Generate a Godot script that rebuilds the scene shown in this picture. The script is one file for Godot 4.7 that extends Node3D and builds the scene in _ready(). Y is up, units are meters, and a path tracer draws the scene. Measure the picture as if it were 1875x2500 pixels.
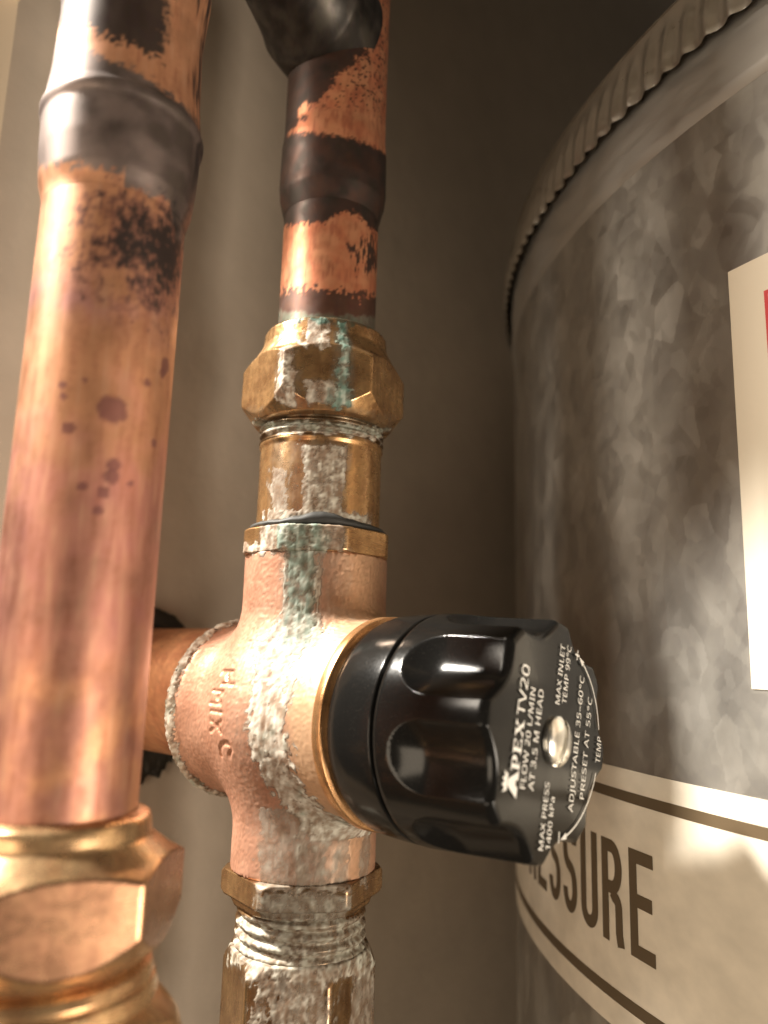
extends Node3D
# A brass mixing valve with a black knob on copper pipework, beside a galvanised tank.
# Shapes are worked out in millimetres (S turns them into metres); the origin of those
# millimetres is the lens, EYE metres above the floor.

const S := 0.001
const EYE := Vector3(0.0, 1.2, 0.0)
const AX := Vector3(-12.3, 0.0, -143.4)     # the upright axis through valve and middle pipe
const VY := -10.6                           # height of the knob's axis
const LX := Vector3(-38.73, 0.0, -99.0)     # the upright axis of the pipe on the left
const TC := Vector3(223.1, 0.0, -200.4)     # the tank's axis
const TR := 185.65
const KNOB := 48.2                          # turn of the knob's axis from +z to +x, degrees
const VIEW_MID := 4.9                       # turn, seen from each pipe, towards the place one looks from
const VIEW_LEFT := 21.4

var ka := Vector3.ZERO      # along the knob's axis, out of the wall
var kb := Vector3.ZERO      # level, across it
var used := {}
var na := FastNoiseLite.new()
var nb := FastNoiseLite.new()
var nc := FastNoiseLite.new()
var M := {}


func _ready() -> void:
	ka = Vector3(sin(deg_to_rad(KNOB)), 0, cos(deg_to_rad(KNOB)))
	kb = Vector3(ka.z, 0, -ka.x)
	camera_and_light()
	noises()
	materials()
	setting()
	tank()
	mixing_valve()
	middle_pipe()
	left_pipe()
	wall_pipe()


# ---------------------------------------------------------------- camera, light, exposure

func camera_and_light() -> void:
	var cam := Camera3D.new()
	cam.name = "camera"
	cam.fov = 67.05
	cam.near = 0.005
	cam.far = 20.0
	cam.position = EYE
	cam.basis = Basis(Vector3.RIGHT, deg_to_rad(10.51)) * Basis(Vector3.BACK, deg_to_rad(1.626))
	var look := CameraAttributesPhysical.new()
	look.frustum_focal_length = 18.114
	look.frustum_focus_distance = 0.128
	look.exposure_aperture = 9.0
	look.frustum_near = 0.005
	look.frustum_far = 20.0
	cam.attributes = look
	add_child(cam)
	cam.current = true

	var env := Environment.new()
	env.background_mode = Environment.BG_COLOR
	env.background_color = Color(0.165, 0.155, 0.14)
	env.tonemap_mode = Environment.TONE_MAPPER_LINEAR
	env.tonemap_exposure = 1.2
	env.sdfgi_enabled = true
	env.ssao_enabled = true
	env.ssil_enabled = true
	var we := WorldEnvironment.new()
	we.name = "air"
	we.environment = env
	add_child(we)

	# the room's lamp, up to the left and a little behind the cupboard's side wall, which it shines past
	area("room_lamp", Vector3(-690, 790, -110), Vector3(0, 0, -120), Vector2(0.09, 0.09), 4.1, Color(1.0, 0.97, 0.92))
	# the lit room on the left, seen through the cupboard's opening
	area("doorway_glow", Vector3(-482, 370, 15), Vector3(-40, 60, -100), Vector2(0.085, 0.30), 0.25, Color(1.0, 0.95, 0.88))
	# added fill, low on the right; the tank keeps it off the far wall
	area("room_fill", Vector3(405, -170, 170), Vector3(0, -10, -120), Vector2(0.22, 0.22), 0.30, Color(1.0, 0.94, 0.86))
	# what comes back from the room on the left
	area("left_glow", Vector3(-420, -160, 420), Vector3(-40, 0, -130), Vector2(0.5, 0.5), 0.33, Color(1.0, 0.92, 0.81))


func area(called: String, at_mm: Vector3, to_mm: Vector3, size: Vector2, energy: float, tint: Color) -> void:
	var l := AreaLight3D.new()
	l.name = called
	l.area_size = size
	l.light_energy = energy
	l.light_color = tint
	l.area_range = 6.0
	l.area_attenuation = 2.0
	l.shadow_enabled = true
	add_child(l)
	l.look_at_from_position(EYE + at_mm * S, EYE + to_mm * S, Vector3.UP)


# ---------------------------------------------------------------- naming

func thing(called: String, at_mm: Vector3, label: String, category: String, group := "") -> Node3D:
	var o := Node3D.new()
	o.name = numbered(called)
	o.position = EYE + at_mm * S
	add_child(o)
	o.set_meta("label", label)
	o.set_meta("category", category)
	if group:
		o.set_meta("group", group)
	return o


func numbered(called: String) -> String:
	var n: int = used.get(called, 0)
	used[called] = n + 1
	return called if n == 0 else "%s_%03d" % [called, n]


func structure(called: String, mesh: Mesh, mat: Material, at_mm: Vector3, turn := 0.0) -> MeshInstance3D:
	var o := MeshInstance3D.new()
	o.name = called
	o.mesh = mesh
	o.material_override = mat
	o.position = EYE + at_mm * S
	o.rotation.y = turn
	o.set_meta("kind", "structure")
	add_child(o, true)
	return o


# ---------------------------------------------------------------- meshes as dictionaries of arrays, in millimetres

func grid(nu: int, nv: int, f: Callable, wrap := true) -> Dictionary:
	var v := PackedVector3Array()
	var uv := PackedVector2Array()
	v.resize((nu + 1) * (nv + 1))
	uv.resize(v.size())
	for j in nv + 1:
		for i in nu + 1:
			var k := j * (nu + 1) + i
			v[k] = f.call(float(i) / nu, float(j) / nv)
			uv[k] = Vector2(float(i) / nu, float(j) / nv)
	var n := PackedVector3Array()
	n.resize(v.size())
	var idx := PackedInt32Array()
	idx.resize(nu * nv * 6)
	var q := 0
	for j in nv + 1:
		for i in nu + 1:
			var i0 := i - 1
			var i1 := i + 1
			if i0 < 0:
				i0 = nu - 1 if wrap else 0
			if i1 > nu:
				i1 = 1 if wrap else nu
			var r := j * (nu + 1)
			var du := v[r + i1] - v[r + i0]
			var dv := v[mini(j + 1, nv) * (nu + 1) + i] - v[maxi(j - 1, 0) * (nu + 1) + i]
			var c := du.cross(dv)
			n[r + i] = c.normalized() if c.length_squared() > 1e-16 else Vector3.UP
			if i < nu and j < nv:
				var a := r + i
				var b := a + 1
				var c2 := a + nu + 1
				var d := c2 + 1
				idx[q] = a; idx[q + 1] = d; idx[q + 2] = b
				idx[q + 3] = a; idx[q + 4] = c2; idx[q + 5] = d
				q += 6
	return {"v": v, "n": n, "uv": uv, "i": idx}


# A round thing about an upright axis: radius(theta in degrees from +z to +x, y)
func turned(y0: float, y1: float, step: float, nu: int, radius: Callable) -> Dictionary:
	var nv := maxi(2, int(ceil((y1 - y0) / step)))
	return grid(nu, nv, func(u: float, w: float):
		var th := u * 360.0
		var y: float = lerpf(y0, y1, w)
		var r: float = radius.call(th, y)
		var t := deg_to_rad(th)
		return Vector3(sin(t) * r, y, cos(t) * r))


# The same about the knob's axis, with t along it; ang runs from kb towards up
func along(prof: Array, nu: int, radius: Callable) -> Dictionary:
	var nv := prof.size() - 1
	return grid(nu, nv, func(u: float, w: float):
		var k := int(round(w * nv))
		var ang := u * TAU
		var t: float = prof[k][0]
		var r: float = radius.call(rad_to_deg(ang), t, prof[k][1])
		return ka * t + (kb * cos(ang) + Vector3.UP * sin(ang)) * r)


func commit(d: Dictionary, called: String, mat: Material, parent: Node, paint = null, off := Vector3.ZERO) -> MeshInstance3D:
	var src: PackedVector3Array = d.v
	var v := PackedVector3Array()
	v.resize(src.size())
	for k in src.size():
		v[k] = (src[k] + off) * S
	var arrays := []
	arrays.resize(Mesh.ARRAY_MAX)
	arrays[Mesh.ARRAY_VERTEX] = v
	arrays[Mesh.ARRAY_NORMAL] = d.n
	arrays[Mesh.ARRAY_INDEX] = d.i
	if d.has("uv"):
		arrays[Mesh.ARRAY_TEX_UV] = d.uv
	var colors := PackedColorArray()
	if d.has("c"):
		colors = d.c
	elif paint != null:
		colors.resize(src.size())
		for k in src.size():
			colors[k] = paint.call(src[k])
	if colors.size():
		arrays[Mesh.ARRAY_COLOR] = colors
	var m := ArrayMesh.new()
	m.add_surface_from_arrays(Mesh.PRIMITIVE_TRIANGLES, arrays)
	var o := MeshInstance3D.new()
	o.name = called
	o.mesh = m
	o.material_override = mat
	parent.add_child(o, true)
	return o


func joined(list: Array) -> Dictionary:
	var out := {"v": PackedVector3Array(), "n": PackedVector3Array(), "uv": PackedVector2Array(), "i": PackedInt32Array()}
	for d in list:
		var base: int = out.v.size()
		out.v.append_array(d.v)
		out.n.append_array(d.n)
		out.uv.append_array(d.uv)
		for k in d.i:
			out.i.append(k + base)
	return out


# What has grown on a surface: its triangles lifted by what grow(position) gives as [thickness, colour]
func grown(d: Dictionary, grow: Callable) -> Dictionary:
	var src: PackedVector3Array = d.v
	var nor: PackedVector3Array = d.n
	var idx: PackedInt32Array = d.i
	var h := PackedFloat32Array()
	var col := PackedColorArray()
	h.resize(src.size())
	col.resize(src.size())
	for k in src.size():
		var g: Array = grow.call(src[k])
		h[k] = g[0]
		col[k] = g[1]
	var v := PackedVector3Array()
	var n := PackedVector3Array()
	var c := PackedColorArray()
	var map := {}
	var out := PackedInt32Array()
	for q in range(0, idx.size(), 3):
		if maxf(h[idx[q]], maxf(h[idx[q + 1]], h[idx[q + 2]])) <= 0.0:
			continue
		for e in 3:
			var k := idx[q + e]
			if not map.has(k):
				map[k] = v.size()
				v.append(src[k] + nor[k] * clampf(h[k], -0.12, 3.0))
				n.append(Vector3.ZERO)
				c.append(col[k])
			out.append(map[k])
	for q in range(0, out.size(), 3):
		var f := (v[out[q + 2]] - v[out[q]]).cross(v[out[q + 1]] - v[out[q]])
		for e in 3:
			n[out[q + e]] += f
	for k in n.size():
		n[k] = n[k].normalized() if n[k].length_squared() > 1e-20 else Vector3.UP
	return {"v": v, "n": n, "c": c, "i": out}


# ---------------------------------------------------------------- noise, materials

func noises() -> void:
	for e in [[na, 11, 4], [nb, 23, 3], [nc, 37, 2]]:
		var n: FastNoiseLite = e[0]
		n.seed = e[1]
		n.noise_type = FastNoiseLite.TYPE_SIMPLEX_SMOOTH
		n.frequency = 1.0
		n.fractal_octaves = e[2]


func fa(p: Vector3, k: float) -> float:
	return na.get_noise_3dv(p * k) * 1.6


func fb(p: Vector3, k: float) -> float:
	return nb.get_noise_3dv(p * k) * 1.6


func streak(p: Vector3, k: float, squash := 0.15) -> float:
	return nb.get_noise_3d(p.x * k, p.y * k * squash, p.z * k) * 1.6


func noise_map(seed_: int, freq: float, lo: float, hi: float, oct := 4, normal := false, strength := 4.0, side := 512) -> NoiseTexture2D:
	var n := FastNoiseLite.new()
	n.seed = seed_
	n.noise_type = FastNoiseLite.TYPE_SIMPLEX_SMOOTH
	n.frequency = freq
	n.fractal_octaves = oct
	var t := NoiseTexture2D.new()
	t.noise = n
	t.width = side
	t.height = side
	t.seamless = true
	if normal:
		t.as_normal_map = true
		t.bump_strength = strength
	else:
		var g := Gradient.new()
		g.set_color(0, Color(lo, lo, lo))
		g.set_color(1, Color(hi, hi, hi))
		t.color_ramp = g
	return t


func metal(called: String, tint: Color, metallic: float, rough_lo: float, rough_hi: float, uv := Vector3(2, 2, 1), seed_ := 5) -> StandardMaterial3D:
	var m := StandardMaterial3D.new()
	m.resource_name = called
	m.albedo_color = tint.linear_to_srgb()
	m.vertex_color_use_as_albedo = true
	m.metallic = metallic
	m.roughness = 1.0
	m.roughness_texture = noise_map(seed_, 0.012, rough_lo, rough_hi)
	m.roughness_texture_channel = BaseMaterial3D.TEXTURE_CHANNEL_GREEN
	m.uv1_scale = uv
	return m


func plain(called: String, tint: Color, rough: float, metallic := 0.0, vertex := false) -> StandardMaterial3D:
	var m := StandardMaterial3D.new()
	m.resource_name = called
	m.albedo_color = tint.linear_to_srgb()
	m.roughness = rough
	m.metallic = metallic
	m.vertex_color_use_as_albedo = vertex
	return m


func materials() -> void:
	var white := Color(1, 1, 1)
	M.copper = metal("copper", white, 0.66, 0.36, 0.56, Vector3(2, 2, 1), 5)
	M.brass = metal("brass", white, 0.80, 0.22, 0.34, Vector3(3, 1, 1), 6)
	M.cast = metal("cast_bronze", white, 0.60, 0.40, 0.55, Vector3(3, 3, 1), 7)
	M.crust = plain("limescale", white, 0.62, 0.0, true)
	M.crust.transparency = BaseMaterial3D.TRANSPARENCY_ALPHA
	M.black = plain("black_plastic", Color(0.008, 0.0075, 0.007), 0.27)
	M.black.roughness_texture = noise_map(9, 0.05, 0.13, 0.22)
	M.black.roughness = 1.0
	var dust := noise_map(41, 0.09, 0.09, 0.09, 2)
	dust.color_ramp.offsets = PackedFloat32Array([0.0, 0.80, 0.92])
	dust.color_ramp.colors = PackedColorArray([Color(0.082, 0.080, 0.077), Color(0.092, 0.089, 0.085), Color(0.30, 0.28, 0.25)])
	M.black.albedo_color = Color(1, 1, 1)
	M.black.albedo_texture = dust
	M.black.metallic_specular = 0.38
	M.black.uv1_scale = Vector3(6, 3, 1)
	M.print_white = plain("white_print", Color(0.90, 0.89, 0.85), 0.5)
	M.chrome = plain("bright_steel", Color(0.80, 0.78, 0.72), 0.24, 0.95)
	M.rubber = plain("black_rubber", Color(0.030, 0.030, 0.028), 0.6, 0.0, true)
	M.foam = plain("black_foam", Color(0.040, 0.036, 0.029), 0.95)
	M.paint = plain("wall_paint", Color(0.47, 0.39, 0.30), 0.72)
	M.paint.normal_enabled = true
	M.paint.normal_texture = noise_map(15, 0.02, 0, 1, 4, true, 2.5)
	M.paint.normal_scale = 0.35
	M.paint.uv1_triplanar = true
	M.paint.uv1_scale = Vector3(14, 14, 14)
	M.paint.albedo_color = Color(0.56, 0.475, 0.385).linear_to_srgb()
	M.paint.albedo_texture = noise_map(16, 0.006, 0.95, 1.0, 4)
	M.trim = plain("trim_paint", Color(0.72, 0.60, 0.45), 0.5)
	M.label = plain("cream_label", Color(0.86, 0.78, 0.65), 0.38)
	M.label.albedo_texture = noise_map(17, 0.012, 0.90, 1.0, 5)
	M.label.uv1_scale = Vector3(8, 1, 1)
	M.brown = plain("brown_print", Color(0.11, 0.078, 0.045), 0.42)
	M.sticker = plain("white_sticker", Color(0.86, 0.78, 0.65), 0.35)
	M.red = plain("red_print", Color(0.66, 0.07, 0.08), 0.4)
	M.zinc_lid = metal("galvanised_lid", Color(0.50, 0.47, 0.42), 0.92, 0.26, 0.50, Vector3(30, 1, 1), 8)
	M.zinc_seam = metal("galvanised_seam", Color(0.46, 0.44, 0.41), 0.80, 0.40, 0.62, Vector3(14, 1, 1), 18)
	M.zinc_seam.vertex_color_use_as_albedo = false
	M.zinc_lid.vertex_color_use_as_albedo = false


# ---------------------------------------------------------------- the setting

func box(x: float, y: float, z: float) -> BoxMesh:
	var b := BoxMesh.new()
	b.size = Vector3(x, y, z) * S
	return b


func setting() -> void:
	# the cupboard's side wall: square to the knob's axis, 60 mm behind the valve; s runs along it towards the front
	var turn := deg_to_rad(KNOB)
	var along_wall := Vector3(-ka.z, 0, ka.x)
	var foot := AX + Vector3(0, VY, 0) - ka * 60.0
	var w := structure("wall", box(900, 1200, 14), M.paint, foot - ka * 7.0 + along_wall * (52.0 - 450.0), turn)
	w.name = "wall"
	# the frame round the cupboard's opening
	structure("door_jamb", box(9, 1200, 20), M.trim, foot - ka * 6.0 + along_wall * (44.6 + 4.5), turn)
	var head := Vector3(-86.7, 139.3, -150.2)
	structure("door_head", box(9, 600, 420), M.trim, head + along_wall * 4.5 + Vector3(0, 300.2, 0) + ka * 214.0, turn)  # unseen upper part extended to keep the lamp off the tank lid


# ---------------------------------------------------------------- the tank

func on_tank(deg: float, y: float, r := TR) -> Vector3:
	var t := deg_to_rad(deg)
	return Vector3(sin(t) * r, y, cos(t) * r)


func sheet(d0: float, d1: float, y0: Callable, y1: Callable, r: float, nu: int, nv := 2) -> Dictionary:
	return grid(nu, nv, func(u: float, w: float):
		var deg := lerpf(d0, d1, u)
		return on_tank(deg, lerpf(y0.call(deg), y1.call(deg), w), r), false)


func level(y: float) -> Callable:
	return func(_d): return y


func tank() -> void:
	var t := thing("water_tank", Vector3(TC.x, -300, TC.z), "galvanised steel water tank with crimped lid beside the black knob", "water tank")
	var off := Vector3(0, 300, 0)
	# spangled zinc: one picture of crystals, each with its own tone and tilt
	var side := 1024
	var cells := FastNoiseLite.new()
	cells.seed = 4
	cells.noise_type = FastNoiseLite.TYPE_CELLULAR
	cells.cellular_return_type = FastNoiseLite.RETURN_CELL_VALUE
	cells.fractal_type = FastNoiseLite.FRACTAL_NONE
	cells.cellular_jitter = 1.0
	cells.frequency = 0.062
	cells.domain_warp_enabled = true
	cells.domain_warp_fractal_type = FastNoiseLite.DOMAIN_WARP_FRACTAL_NONE
	cells.domain_warp_amplitude = 30.0
	cells.domain_warp_frequency = 0.02
	var img := cells.get_image(side, side)
	cells.frequency = 0.13
	cells.seed = 9
	var img3 := cells.get_image(side, side)
	img3.convert(Image.FORMAT_L8)
	var a3 := img3.get_data()
	var fine := FastNoiseLite.new()
	fine.seed = 14
	fine.frequency = 0.02
	fine.fractal_octaves = 5
	var img2 := fine.get_image(side, side)
	img.convert(Image.FORMAT_L8)
	img2.convert(Image.FORMAT_L8)
	var a := img.get_data()
	var b := img2.get_data()
	var col := PackedByteArray()
	var nor := PackedByteArray()
	col.resize(side * side * 3)
	nor.resize(side * side * 3)
	for k in side * side:
		var c := a[k]
		var r1 := float((c * 73) % 251) / 251.0
		var r2 := float((c * 151) % 241) / 241.0
		r1 = r1 * 0.6 + 0.4 * float((a3[k] * 73) % 251) / 251.0
		r2 = r2 * 0.6 + 0.4 * float((a3[k] * 151) % 241) / 241.0
		var f := b[k] / 255.0
		var tone := clampf(0.66 + 0.065 * (r1 - 0.5) + 0.10 * (f - 0.5), 0.2, 0.95)
		col[k * 3] = int(255 * tone)
		col[k * 3 + 1] = int(255 * clampf(0.52 + 0.17 * (r2 - 0.5) + 0.12 * (f - 0.5), 0.2, 0.9))
		col[k * 3 + 2] = 0
		nor[k * 3] = int(127.5 + 19.0 * (r1 - 0.5))
		nor[k * 3 + 1] = int(127.5 + 19.0 * (r2 - 0.5))
		nor[k * 3 + 2] = 252
	var tex := ImageTexture.create_from_image(Image.create_from_data(side, side, false, Image.FORMAT_RGB8, col))
	# albedo from the tone channel
	var alb := PackedByteArray()
	alb.resize(side * side * 3)
	for k in side * side:
		var v := col[k * 3]
		alb[k * 3] = v
		alb[k * 3 + 1] = int(v * 0.98)
		alb[k * 3 + 2] = int(v * 0.94)
	var z := StandardMaterial3D.new()
	z.resource_name = "galvanised_steel"
	z.albedo_texture = ImageTexture.create_from_image(Image.create_from_data(side, side, false, Image.FORMAT_RGB8, alb))
	z.albedo_color = Color(1.0, 1.0, 1.0)
	z.metallic = 0.86
	z.roughness = 0.95
	z.roughness_texture = tex
	z.roughness_texture_channel = BaseMaterial3D.TEXTURE_CHANNEL_GREEN
	z.normal_enabled = true
	z.normal_texture = ImageTexture.create_from_image(Image.create_from_data(side, side, false, Image.FORMAT_RGB8, nor))
	z.normal_scale = 1.0
	z.uv1_scale = Vector3(4.0, 1.05, 1.0)
	M.zinc = z
	var shell := turned(-300, 108, 8, 240, func(_th: float, _y: float): return TR)
	commit(shell, "shell", z, t, null, off)
	# the overlapping seam below the lid
	var seam := turned(95.6, 121, 1.2, 360, func(_th: float, y: float): return TR + 0.9 * smoothstep(95.5, 96.8, y))
	commit(seam, "seam_band", M.zinc_seam, t, null, off)
	# crimped skirt of the lid: ribs deepest at the lower edge
	var lid := turned(107.4, 121.5, 0.7, 1680, func(th: float, y: float):
		var w := 1.0 - smoothstep(108.0, 121.0, y)
		var rib := pow(0.5 + 0.5 * cos(deg_to_rad(th + 62.23) * 240.0), 1.6)
		var lip := 0.15 * (1.0 - smoothstep(107.4, 108.2, y))
		return TR + 1.6 + 1.0 * (1.0 - smoothstep(113.0, 121.0, y)) * rib + 1.1 * w - lip + 0.2 * fa(Vector3(th * 0.2, y * 0.1, 0), 1.0))
	commit(lid, "lid_skirt", M.zinc_lid, t, null, off)
	var top := grid(240, 12, func(u: float, w: float):
		var r := lerpf(TR + 2.0, 0.1, w)
		return Vector3(sin(u * TAU) * r, 121.5 + 9.0 * smoothstep(0.0, 0.06, w) * 0.2 + 6.0 * w, cos(u * TAU) * r))
	commit(top, "lid_top", M.zinc_lid, t, null, off)

	# the printed band round the tank
	var band := commit(sheet(-175, -10, level(-64.0), level(-19.1), TR + 0.12, 160), "label_band", M.label, t, null, off)
	commit(sheet(-175, -10, level(-24.8), level(-22.9), TR + 0.17, 160, 1), "printed_stripe", M.brown, band, null, off)
	commit(sheet(-175, -10, level(-59.6), level(-57.5), TR + 0.17, 160, 1), "printed_stripe", M.brown, band, null, off)
	word_on_band(band, off)

	# the white notice, cut by the frame's right edge
	var st := commit(sheet(-64.0, -36.0, func(d): return -3.4 + 0.0 * d, func(_d): return 64.3, TR + 0.16, 40, 4), "notice_sticker", M.sticker, t, null, off)
	var rect := []
	var x0 := -62.05; var x1 := -38.0; var ya := 58.2; var yb := 3.0; var wd := 0.7
	var wdeg := rad_to_deg(wd / TR)
	rect.append(sheet(x0, x0 + wdeg, level(yb), level(ya), TR + 0.21, 2, 2))
	rect.append(sheet(x0 + wdeg, x1, level(ya - wd), level(ya), TR + 0.21, 40, 1))
	rect.append(sheet(x0 + wdeg, x1, level(yb), level(yb + wd), TR + 0.21, 40, 1))
	rect.append(sheet(x1, x1 + wdeg, level(yb), level(ya), TR + 0.21, 2, 2))
	commit(joined(rect), "red_border", M.red, st, null, off)


func stroke(list: Array, pts: PackedVector2Array, w: float) -> void:
	for poly in Geometry2D.offset_polyline(pts, w / 2.0, Geometry2D.JOIN_MITER, Geometry2D.END_BUTT):
		if not Geometry2D.is_polygon_clockwise(poly):
			list.append(poly)


# adds triangles so that each runs clockwise seen from where its normals point
func facing(idx: PackedInt32Array, tri: PackedInt32Array, base: int, v: PackedVector3Array, n: PackedVector3Array) -> void:
	for q in range(0, tri.size(), 3):
		var a := base + tri[q]
		var b := base + tri[q + 1]
		var c := base + tri[q + 2]
		if (v[c] - v[a]).cross(v[b] - v[a]).dot(n[a]) < 0.0:
			idx.append_array(PackedInt32Array([a, c, b]))
		else:
			idx.append_array(PackedInt32Array([a, b, c]))


func arc(c: Vector2, rx: float, ry: float, a0: float, a1: float, n := 12) -> PackedVector2Array:
	var p := PackedVector2Array()
	for k in n + 1:
		var a := deg_to_rad(lerpf(a0, a1, float(k) / n))
		p.append(c + Vector2(cos(a) * rx, sin(a) * ry))
	return p


# condensed capitals, 6.8 mm wide and 17.7 mm high, drawn as strokes and bent to the tank
func word_on_band(band: Node3D, off: Vector3) -> void:
	var w := 2.25
	var h := 17.7
	var wide := 6.8
	var hw := w / 2.0
	var starts := [-297.3, -288.8, -280.1, -271.4, -263.0, -254.4, -245.9, -236.9]
	var word := "PRESSURE"
	for n in word.length():
		var polys := []
		var ch := word[n]
		if ch == "E":
			stroke(polys, PackedVector2Array([Vector2(hw, 0), Vector2(hw, h)]), w)
			stroke(polys, PackedVector2Array([Vector2(w - 0.05, h - hw), Vector2(wide, h - hw)]), w)
			stroke(polys, PackedVector2Array([Vector2(w - 0.05, hw), Vector2(wide, hw)]), w)
			stroke(polys, PackedVector2Array([Vector2(w - 0.05, h * 0.53), Vector2(wide - 0.5, h * 0.53)]), w)
		elif ch == "U":
			var p := PackedVector2Array([Vector2(hw, h)])
			p.append_array(arc(Vector2(wide / 2, 3.6), wide / 2 - hw, 3.6 - hw, 180, 360, 16))
			p.append(Vector2(wide - hw, h))
			stroke(polys, p, w)
		elif ch == "S":
			var p := arc(Vector2(wide / 2, h - 4.4), wide / 2 - hw, 4.4 - hw, 0, 180, 14)
			p.append_array(arc(Vector2(wide / 2 + 0.2, h - 5.4), wide / 2 - hw + 0.2, 3.4, 195, 246, 6))
			p.append_array(arc(Vector2(wide / 2 - 0.2, 5.4), wide / 2 - hw + 0.2, 3.4, 66, 15, 6))
			p.append_array(arc(Vector2(wide / 2, 4.4), wide / 2 - hw, 4.4 - hw, 0, -180, 14))
			stroke(polys, p, w)
		else:
			stroke(polys, PackedVector2Array([Vector2(hw, 0), Vector2(hw, h)]), w)
			var p := PackedVector2Array([Vector2(w - 0.05, h - hw), Vector2(wide * 0.5, h - hw)])
			p.append_array(arc(Vector2(wide * 0.5, h * 0.735), wide * 0.5 - hw, h * 0.265 - hw, 86, -86, 14))
			p.append(Vector2(w - 0.05, h * 0.47 + hw))
			stroke(polys, p, w)
			if ch == "R":
				var q := PackedVector2Array([Vector2(wide * 0.52, h * 0.47 + 0.4)])
				q.append_array(arc(Vector2(wide * 0.52, h * 0.36), wide * 0.5 - hw - 0.3, h * 0.10, 70, 0, 8))
				q.append(Vector2(wide - hw - 0.1, h * 0.12))
				q.append(Vector2(wide - hw + 0.35, 0))
				stroke(polys, q, w)
		var v := PackedVector3Array()
		var nn := PackedVector3Array()
		var idx := PackedInt32Array()
		for poly in polys:
			var base := v.size()
			for p in poly:
				var deg := rad_to_deg((starts[n] + p.x) / TR)
				var q := on_tank(deg, -50.1 + p.y, TR + 0.20)
				v.append(q)
				nn.append(Vector3(q.x, 0, q.z).normalized())
			facing(idx, Geometry2D.triangulate_polygon(poly), base, v, nn)
		commit({"v": v, "n": nn, "i": idx}, "printed_letter", M.brown, band, null, off)


# ---------------------------------------------------------------- what the leaks left on the middle pipework

# [y from, y to, angle from, angle to (from the line of sight), film 0..1, thickness mm, green 0..1, raggedness]
var bands := [
	[50.0, 57.5, -34.0, -21.0, 0.85, 0.22, 0.05, 5.0],
	[45.8, 52.5, -36.0, -19.0, 1.0, 0.35, 0.05, 3.0],
	[57.0, 64.5, -22.0, 2.0, 0.7, 0.16, 0.05, 10.0],
	[45.8, 51.0, -15.0, 9.0, 0.75, 0.10, 0.05, 7.0],
	[46.0, 64.0, 8.0, 19.0, 0.95, 0.30, 1.0, 2.5],
	[45.8, 49.5, 5.0, 22.0, 0.9, 0.25, 1.0, 4.0],
	[63.2, 66.2, -85.0, 88.0, 0.55, -1.0, 1.25, 3.0],
	[41.5, 45.5, -80.0, 80.0, 0.25, -1.0, 0.5, 9.0],
	[40.6, 43.4, -85.0, 85.0, 0.8, 0.18, 0.1, 8.0],
	[24.5, 39.0, -17.0, 24.0, 0.75, 0.20, 0.12, 4.0],
	[24.5, 34.0, -50.0, -30.0, 0.6, 0.07, 0.05, 9.0],
	[24.5, 39.5, -52.0, 25.0, 0.42, -1.0, 0.0, 4.0],
	[23.4, 26.2, -60.0, 55.0, 0.85, 0.30, 0.15, 8.0],
	[18.5, 24.0, -52.0, 20.0, 0.75, 0.14, 0.05, 3.0],
	[18.5, 25.0, -30.0, 5.0, 0.95, 0.35, 0.8, 5.0],
	[17.5, 19.6, -75.0, 5.0, 0.7, 0.25, 0.0, 8.0],
	[-1.0, 18.8, -27.0, -20.0, 1.0, 0.45, 0.0, 2.5],
	[1.0, 18.8, -1.0, 6.0, 0.9, 0.30, 0.0, 3.0],
	[0.0, 18.8, -22.0, 0.0, 0.95, 0.22, 0.75, 2.5],
	[6.0, 18.8, 3.0, 26.0, 0.42, -1.0, 0.0, 4.0],
	[-39.6, -18.0, -36.0, 36.0, 0.55, 0.05, 0.05, 3.0],
	[-39.6, -20.0, -8.0, 30.0, 0.6, 0.10, 0.15, 5.0],
	[-39.6, -22.0, 48.0, 62.0, 0.5, 0.03, 0.0, 4.0],
	[-44.5, -39.8, -33.0, 37.0, 0.65, 0.09, 0.25, 3.0],
	[-46.5, -44.3, -80.0, 80.0, 0.85, 0.22, 0.25, 10.0],
	[-52.0, -45.3, -85.0, 85.0, 1.0, 0.22, 0.28, 12.0],
	[-54.0, -50.0, -45.0, 70.0, 0.95, 0.30, 0.1, 8.0],
	[-80.0, -52.0, -34.0, -26.0, 0.95, 0.30, 0.0, 7.0],
	[-80.0, -52.0, -26.0, 18.0, 0.8, 0.13, 0.05, 14.0],
	[-80.0, -52.0, 14.0, 22.0, 0.8, 0.18, 0.05, 7.0],
	[-80.0, -52.0, 30.0, 34.0, 0.5, 0.06, 0.15, 9.0],
	[-80.0, -52.0, 48.0, 85.0, 0.6, 0.08, 0.05, 12.0],
	[-80.0, -61.0, -30.0, 12.0, 0.95, 0.38, 0.0, 12.0],
]


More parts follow.
